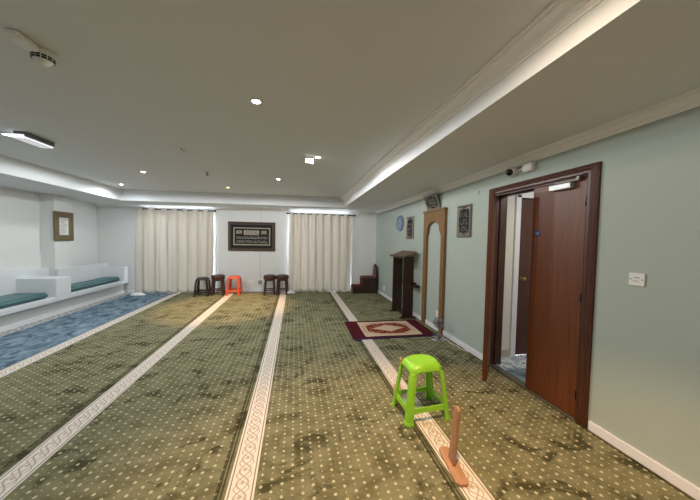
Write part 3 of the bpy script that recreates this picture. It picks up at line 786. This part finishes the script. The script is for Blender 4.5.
# ------------------------------------------------------------------ plastic stools
def sq(a, b_, e, n=48):
    out = []
    for i in range(n):
        t = 2 * PI * i / n; c, s = math.cos(t), math.sin(t)
        out.append((a * math.copysign(abs(c) ** e, c), b_ * math.copysign(abs(s) ** e, s)))
    return out
def plastic_stool(name, label, mat, matseat, w, d, h, loc_, rz, grp, seat=.74):
    o = thing(name, label, 'stool', loc_, rz, grp)
    bw, bd = w / 2, d / 2                       # foot half-spread
    tw, td = bw * seat, bd * seat              # seat half-size
    n = 64; e = .55
    def ring(f, z, k=e):                       # f: 0 at seat .. 1 at floor
        a = tw + (bw - tw) * f; b_ = td + (bd - td) * f
        return [Vector((x, y, z)) for x, y in sq(a, b_, k, n)]
    # seat with rolled edge and a skirt cut into arches
    mb = MB(); rr = []
    for s_, dz in ((.02, -.004), (.5, -.004), (.78, -.002), (.81, .0), (.85, -.003), (.93, -.018), (.98, -.032), (1.0, -.046)):
        rr.append([Vector((x * s_, y * s_, h + dz)) for x, y in sq(tw, td, .9 if s_ < .86 else .62 if s_ < .95 else .46, n)])
    low = []
    for i, p in enumerate(ring(0, 0)):
        t = 2 * PI * i / n; c = abs(math.cos(2 * t))      # 1 mid-side, 0 at the corners
        drop = .060 + .085 * (1 - min(1, c * 1.1)) ** 1.2
        f = drop / h
        a = tw + (bw - tw) * f; b_ = td + (bd - td) * f
        x, y = sq(a, b_, .36, n)[i]; low.append(Vector((x, y, h - drop)))
    rr.append(low)
    rr.append([v * 1.0 - Vector((math.copysign(.006, v.x) if abs(v.x) > .01 else 0, math.copysign(.006, v.y) if abs(v.y) > .01 else 0, 0)) for v in low])
    rr.append([Vector((x * .9, y * .9, h - .03)) for x, y in sq(tw, td, .62, n)])
    mb.rings(rr); mb.build('seat', matseat, o)
    # legs: L-shaped plastic channels with rounded outer corner, flaring to the foot
    def legsec(f, z, sx, sy, arm, th_=.012, k=1.0):
        a = (tw + (bw - tw) * f) * k; b_ = (td + (bd - td) * f) * k
        r_ = .62 * arm
        pts = [(-arm, 0)]
        for i in range(6):
            t = PI / 2 * i / 5; pts.append((-r_ + r_ * math.sin(t), -r_ + r_ * math.cos(t)))
        pts += [(0, -arm), (-th_, -arm), (-th_, -r_)]
        pts += [(-r_, -th_), (-arm, -th_)]
        return [Vector((sx * (a + x), sy * (b_ + y), z)) for x, y in pts]
    for sx in (-1, 1):
        for sy in (-1, 1):
            mb = MB(); rr = []
            for f, z, arm, k in ((.15, h * .85, .044, .945), (.26, h * .74, .046, .985), (.6, h * .4, .050, 1.0), (.93, .045, .054, 1.0), (.96, .030, .056, 1.0), (.985, .014, .064, 1.03), (1.0, 0, .066, 1.035)):
                rr.append(legsec(f, z, sx, sy, arm, .014, k))
            mb.rings(rr, smooth=False); mb.build('leg', mat, o)
    # rails low between the legs
    zr0, zr1 = h * .17, h * .285
    f0, f1 = 1 - zr0 / h, 1 - zr1 / h
    for ax in (0, 1):
        for s in (-1, 1):
            mb = MB(); rr = []
            for u in (-1, -.72, -.4, 0, .4, .72, 1):
                sag = .012 * (1 - u * u)
                sec = []
                for f, z, off in ((f0, zr0 + sag, 0), (f1, zr1 - sag * .6, 0), (f1, zr1 - sag * .6, -.012), (f0, zr0 + sag, -.012)):
                    a = tw + (bw - tw) * f - .008; b_ = td + (bd - td) * f - .008
                    if ax == 0: sec.append(Vector((u * (a - .03), s * (b_ + off), z)))
                    else: sec.append(Vector((s * (a + off), u * (b_ - .03), z)))
                rr.append(sec)
            mb.rings(rr, smooth=False); mb.build('rail', mat, o)
    return o
def dotted(name, c, c2):
    m, t, b = new_mat(name); P = coords(t); x, y, z = sep(t, P)
    cx = (x / .0135); cy2 = (y / .0135) + cx.floor().mod2() * .5
    fx = cx.fract() - .5; fy = cy2.fract() - .5
    inr = (x * x + y * y).sqrt().lt(.12) * ((x * x + y * y).sqrt().gt(.012))
    dm = (fx * fx + fy * fy).sqrt().lt(.27) * inr * (z.gt(.40))
    t.links.new(mixc(t, dm * .75, c, c2), b.inputs['Base Color']); b.inputs['Roughness'].default_value = .35
    return m
G1, G2 = rgb(142, 206, 56), rgb(98, 158, 40)
M_green = plain('green_plastic', G1, .35, var=.03)
plastic_stool('plastic_stool', 'bright green plastic stool on the carpet in the foreground', M_green, dotted('green_seat', G1, G2), .41, .325, .468, (1.096, 2.108, 0), math.radians(3), 'plastic stools')
M_or = plain('orange_plastic', rgb(222, 88, 44), .4, var=.04); M_bk = plain('dark_brown_plastic', rgb(44, 36, 32), .4, var=.08)
plastic_stool('plastic_stool', 'orange plastic stool against the white wall', M_or, dotted('orange_seat', rgb(222, 88, 44), rgb(196, 62, 24)), .355, .35, .49, (-1.565, 7.46, 0), -BA, 'plastic stools', .82)
plastic_stool('plastic_stool', 'dark brown plastic stool beside cream curtain, leftmost of the stools', M_bk, M_bk, .36, .34, .47, (-2.315, 7.40, 0), -BA + .1, 'plastic stools', .78)

def round_stool(label, loc_, rz):
    o = thing('padded_stool', label, 'stool', loc_, rz, 'padded round brown stools'); o.scale = (.87, .87, 1.0)
    MB().lathe([(.02, .40), (.168, .40), (.184, .41), (.190, .435), (.190, .485), (.178, .512), (.13, .525), (.02, .53)], 36).build('seat', M_leather, o)
    mb = MB()
    for k in range(20):
        a = 2 * PI * k / 20; mb.lathe([(.008, -.002), (.006, .004), (.002, .006)], 8, MT(.186 * math.cos(a), .186 * math.sin(a), .432) @ Matrix.Rotation(a, 4, 'Z') @ Matrix.Rotation(PI / 2, 4, 'Y'))
    mb.build('studs', M_brass, o)
    MB().lathe([(.150, .375), (.155, .38), (.155, .408), (.15, .41)], 32).build('apron', M_stoolwood, o)
    for sx in (-1, 1):
        for sy in (-1, 1):
            mb = MB(); rr = []
            for f, r_ in ((0, .031), (.3, .030), (1, .025)):
                x, y, z = sx * (.115 + .035 * f), sy * (.115 + .035 * f), .40 * (1 - f)
                rr.append([Vector((x + p[0] * r_, y + p[1] * r_, z)) for p in ((-1, -1), (1, -1), (1, 1), (-1, 1))])
            mb.rings(rr, smooth=False); mb.build('leg', M_stoolwood, o)
    for z, in ((.13,),):
        q_ = .115 + .035 * (1 - z / .40)
        for s in (-1, 1):
            MB().box((-q_, s * q_ - .009, z - .014), (q_, s * q_ + .009, z + .014), .003).build('stretcher', M_stoolwood, o)
            MB().box((s * q_ - .009, -q_, z - .014), (s * q_ + .009, q_, z + .014), .003).build('stretcher', M_stoolwood, o)
    return o
rs = round_stool('padded round brown stool between dark plastic stool and orange stool', (-1.965, 7.47, 0), .1)
copy_thing(rs, (-.655, 7.37, 0), .05, 'padded round brown stool nearer the cable socket, left of its pair', rs['group'])
copy_thing(rs, (-.322, 7.37, 0), -.1, 'padded round brown stool touching the white voile, right of its pair', rs['group'])

# ------------------------------------------------------------------ wooden page stands
def page_stand(label, loc_, rz):
    o = thing('wooden_floor_stand', label, 'wooden stand', loc_, rz, 'wooden floor stands')
    c = .018
    MB().prism([(-.042 + c, -.15), (.042 - c, -.15), (.042, -.15 + c), (.042, .15 - c), (.042 - c, .15), (-.042 + c, .15), (-.042, .15 - c), (-.042, -.15 + c)], .02, .003).build('base_board', M_pink, o)
    ot = [(-.036, 0), (.036, 0), (.030, .36)] + [(.030 * math.cos(t), .36 + .022 * math.sin(t)) for t in [PI * i / 8 for i in range(1, 8)]] + [(-.030, .36)]
    M_ = MT(.0, .015, .02) @ Matrix.Rotation(math.radians(4), 4, 'Y') @ MT(.010, 0, 0) @ WALL_R
    up = MB().prism(ot, .020, .003, M_).build('upright', wood('reddish_pine_upright', rgb(150, 100, 74), rgb(192, 144, 110), (40, 40, 3), .5), o)
    return o
ps = page_stand('reddish wooden upright stand on the cream band in right foreground', (1.048, 1.535, 0), math.radians(-8))
p2 = copy_thing(ps, (1.006, 2.41, 0), math.radians(-20), 'reddish wooden upright stand mostly hidden behind the green stool', ps['group'])
p2.scale = (.88, .88, .88)

# ------------------------------------------------------------------ things high on the sage wall
cc = thing('security_camera', 'white dome security camera high on sage wall above the open doorway', 'camera', (0, 0, 0)); cc.matrix_world = right_M(2.515, 2.285)
MB().lathe([(.05, 0), (.05, .03), (.046, .036)], 28).build('mount', M_plastic, cc)
Mc = MT(0, -.005, .055) @ Matrix.Rotation(math.radians(18), 4, 'X') @ Matrix.Rotation(math.radians(18), 4, 'Y')
MB().lathe([(.02, -.046), (.042, -.030), (.050, -.005), (.050, .015), (.044, .030), (.036, .034)], 28, Mc).build('shell', M_plastic, cc)
MB().lathe([(.038, .026), (.037, .044), (.028, .060), (.008, .068)], 24, Mc).build('lens_dome', M_black, cc)
jb = thing('junction_box', 'white junction box beside the dome camera under the cornice', 'junction box', (0, 0, 0)); jb.matrix_world = right_M(2.315, 2.280)
MB().box((-.06, -.045, 0), (.06, .045, .055), .012).build('box', M_plastic, jb)
MB().box((-.052, -.037, .053), (.052, .037, .060), .006).build('lid', M_plastic, jb)
MB().tube([(-.06, .005, .025), (-.10, .005, .02), (-.135, .0, .02)], .010, 8).build('conduit', M_plastic, jb)
hk = thing('wall_hook', 'tiny dark hook on sage wall left of the doorway', 'hook', (0, 0, 0)); hk.matrix_world = right_M(3.08, 2.15)
MB().tube([(0, .02, .0), (0, .02, .014), (0, -.01, .018), (0, -.02, .010)], .004, 6).build('hook', M_black, hk)

# ------------------------------------------------------------------ ceiling fittings and light
DL = [  # x, y, warm?, watts, label
    (-.32, 2.30, 0, .76, 'bright round ceiling downlight nearest the viewer, left of the white sensor box'),
    (.29, 3.66, 0, 1.0, 'bright round ceiling downlight right beside the white sensor box'),
    (-.32, 5.15, 0, 1.3, 'bright round ceiling downlight above the middle carpet, before the right curtain'),
    (-2.52, 5.13, 0, 1.2, 'bright round ceiling downlight above the left carpet strip'),
    (-3.57, 6.44, 0, .75, 'bright round ceiling downlight in far left corner of the raised ceiling'),
    (-3.08, 3.62, 0, 1.15, 'bright round ceiling downlight at left edge beside slatted bulkhead light'),
    (-1.45, 6.25, 1, 5.0, 'small orange glowing ceiling downlight before the calligraphy panel'),
    (.72, .95, 2, .28, None), (-.35, -.75, 0, .15, None), (-3.0, .9, 0, .5, None), (.70, 1.05, 1, 5.0, None), (-1.8, -.6, 0, .3, None),
]
COOL = (.985, .985, .98); WARM = (1.0, .62, .28)
M_lc = emit('downlight_glow_cool', (1, .98, .95, 1), 40); M_lw = emit('downlight_glow_warm', (1, .55, .2, 1), 14)
WATT = 50
for i, (x, y, wm, k, lab) in enumerate(DL):
    o = thing('ceiling_downlight', lab or 'round recessed ceiling downlight behind the viewer', 'light', (x, y, cz(x)), 0, 'recessed ceiling downlights')
    MB().lathe([(.046, -.001), (.046, -.007), (.034, -.010), (.031, -.004), (.031, .0)], 28).build('trim_ring', M_trim, o)
    MB().lathe([(.031, -.004), (.030, -.006), (.012, -.008), (.002, -.008)], 24).build('lens', M_lw if wm else M_lc, o)
    L = bpy.data.lights.new('downlight_beam', 'SPOT'); L.energy = WATT * k; L.color = (COOL if x > -2.4 else (.90, .96, 1.0), WARM, (1.0, .80, .58))[wm]
    L.spot_size = math.radians((66 if y > 3 else 88) if wm == 1 else 180 if x > -2.8 else 172); L.spot_blend = .5 if wm == 1 else .3 if wm == 2 else .12 if x > -2.8 else .7; L.shadow_soft_size = .035
    lo = bpy.data.objects.new('downlight_beam', L); COL.objects.link(lo); lo.location = (0, 0, -.04); lo.parent = o
# lobby lamp
L = bpy.data.lights.new('lobby_lamp', 'AREA'); L.energy = 16; L.size = .5; L.color = (1, .98, .95)
lo = bpy.data.objects.new('lobby_lamp', L); COL.objects.link(lo); lo.location = (3.3, 1.9, 2.43)

sb = thing('ceiling_sensor_box', 'white box sensor on ceiling touching a bright downlight', 'sensor', (.17, 3.72, cz(.17)))
MB().box((-.055, -.04, -.085), (.055, .04, -.012), .008).build('housing', M_plastic, sb)
MB().box((-.03, -.02, -.014), (.03, .02, 0), .002).build('bracket', M_plastic, sb)
sd = thing('smoke_detector', 'round white smoke detector with black vents on ceiling at upper left', 'smoke detector', (-1.50, 1.985, cz(-1.50)))
MB().lathe([(.060, 0), (.060, -.016), (.056, -.022), (.053, -.024)][::-1], 32).build('base', M_plastic, sd)
MB().lathe([(.004, -.086), (.014, -.083), (.024, -.074), (.044, -.056), (.046, -.050), (.049, -.042), (.050, -.034), (.053, -.030), (.053, -.024)], 32).build('housing', M_plastic, sd)
mb = MB()
for k in range(12):
    a0 = 2 * PI * k / 12
    for z, r_ in ((-.038, .0495), (-.050, .0475)):
        rr = []
        for j in range(5):
            a = a0 + j * .10
            rr.append([Vector((q_ * math.cos(a), q_ * math.sin(a), zz)) for q_, zz in ((r_ - .004, z - .0045), (r_ + .002, z - .0045), (r_ + .002, z + .0045), (r_ - .004, z + .0045))])
        mb.rings(rr, smooth=False)
mb.build('vents', M_black, sd)
ab = thing('alarm_housing', 'off-white oblong housing on ceiling just beyond the smoke detector', 'alarm', (-1.50, 1.85, cz(-1.50)))
MB().box((-.034, -.045, -.046), (.034, .075, -.002), .016, None, 3).build('housing', M_plastic, ab)
MB().box((-.028, -.052, -.036), (.028, -.043, -.008), .004).build('end_cap', M_trim, ab)
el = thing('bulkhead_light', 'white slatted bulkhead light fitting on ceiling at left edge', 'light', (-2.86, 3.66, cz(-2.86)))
MB().box((-.055, -.17, -.05), (.065, .165, 0), .004).build('housing', plain('shaded_side_grey', rgb(110, 112, 114), .5), el)  # grey paints in the shaded far side of the white fitting
MB().box((-.085, -.18, -.070), (.045, .18, -.028), .014).build('diffuser', emit('bulkhead_glow', (.95, .97, 1, 1), 1.0), el)
mb = MB()
for x in (-.05, -.02, .01, .04): mb.box((x - .003, -.17, -.073), (x + .003, .17, -.069))
mb.build('louvre_slats', plain('slat_grey', rgb(150, 150, 150), .5), el)
sp = thing('ceiling_sprinkler', 'small dark sprinkler head on ceiling before the left curtains', 'sprinkler', (-1.47, 4.93, cz(-1.47)))
MB().lathe([(.034, 0), (.034, -.006), (.012, -.010)][::-1], 20).build('rose', M_silver, sp)
MB().lathe([(.012, -.045), (.008, -.008)], 12).lathe([(.026, -.048), (.026, -.044)], 16).build('head', plain('bronze', rgb(60, 50, 40), .4, .5), sp)
hc = thing('ceiling_hook', 'tiny metal hook on ceiling nearer than the sprinkler head', 'hook', (-1.40, 3.71, cz(-1.40)))
MB().tube([(0, 0, 0), (0, 0, -.018), (.03, .0, -.026), (.055, .0, -.016)], .004, 6).lathe([(.014, -.004), (.014, 0)], 12).build('hook', M_silver, hc)
nb = thing('ceiling_nozzle', 'tiny white nozzle on ceiling near far right corner of raised ceiling', 'nozzle', (.86, 6.90, cz(.86)))
MB().lathe([(.012, -.05), (.022, -.03), (.03, -.006), (.034, 0)], 16).build('body', M_plastic, nb)

# ------------------------------------------------------------------ sky, camera, view
w = bpy.data.worlds.new('sky'); S.world = w; w.use_nodes = True
bg = w.node_tree.nodes['Background']; bg.inputs[0].default_value = (.86, .93, 1.0, 1); bg.inputs[1].default_value = 12.0

F = 265.0
yaw = math.atan2(55., F); pit = math.atan2(10.0, F); roll = math.radians(1.1)
fw = Vector((math.sin(yaw) * math.cos(pit), math.cos(yaw) * math.cos(pit), -math.sin(pit)))
r0 = Vector((math.cos(yaw), -math.sin(yaw), 0)); u0 = r0.cross(fw)
r1 = r0 * math.cos(roll) + u0 * math.sin(roll); u1 = -r0 * math.sin(roll) + u0 * math.cos(roll)
cam = bpy.data.cameras.new('camera'); co = bpy.data.objects.new('camera', cam); COL.objects.link(co)
m3 = Matrix((r1, u1, -fw)).transposed()
co.matrix_world = MT(0, 0, 1.5) @ m3.to_4x4()
cam.sensor_fit = 'HORIZONTAL'; cam.sensor_width = 36; cam.lens = 36 * F / 700; cam.clip_start = .02
S.camera = co
vs = S.view_settings; vs.view_transform = 'Standard'; vs.look = 'None'; vs.exposure = 0.15; vs.gamma = 1.0; vs.use_curve_mapping = False
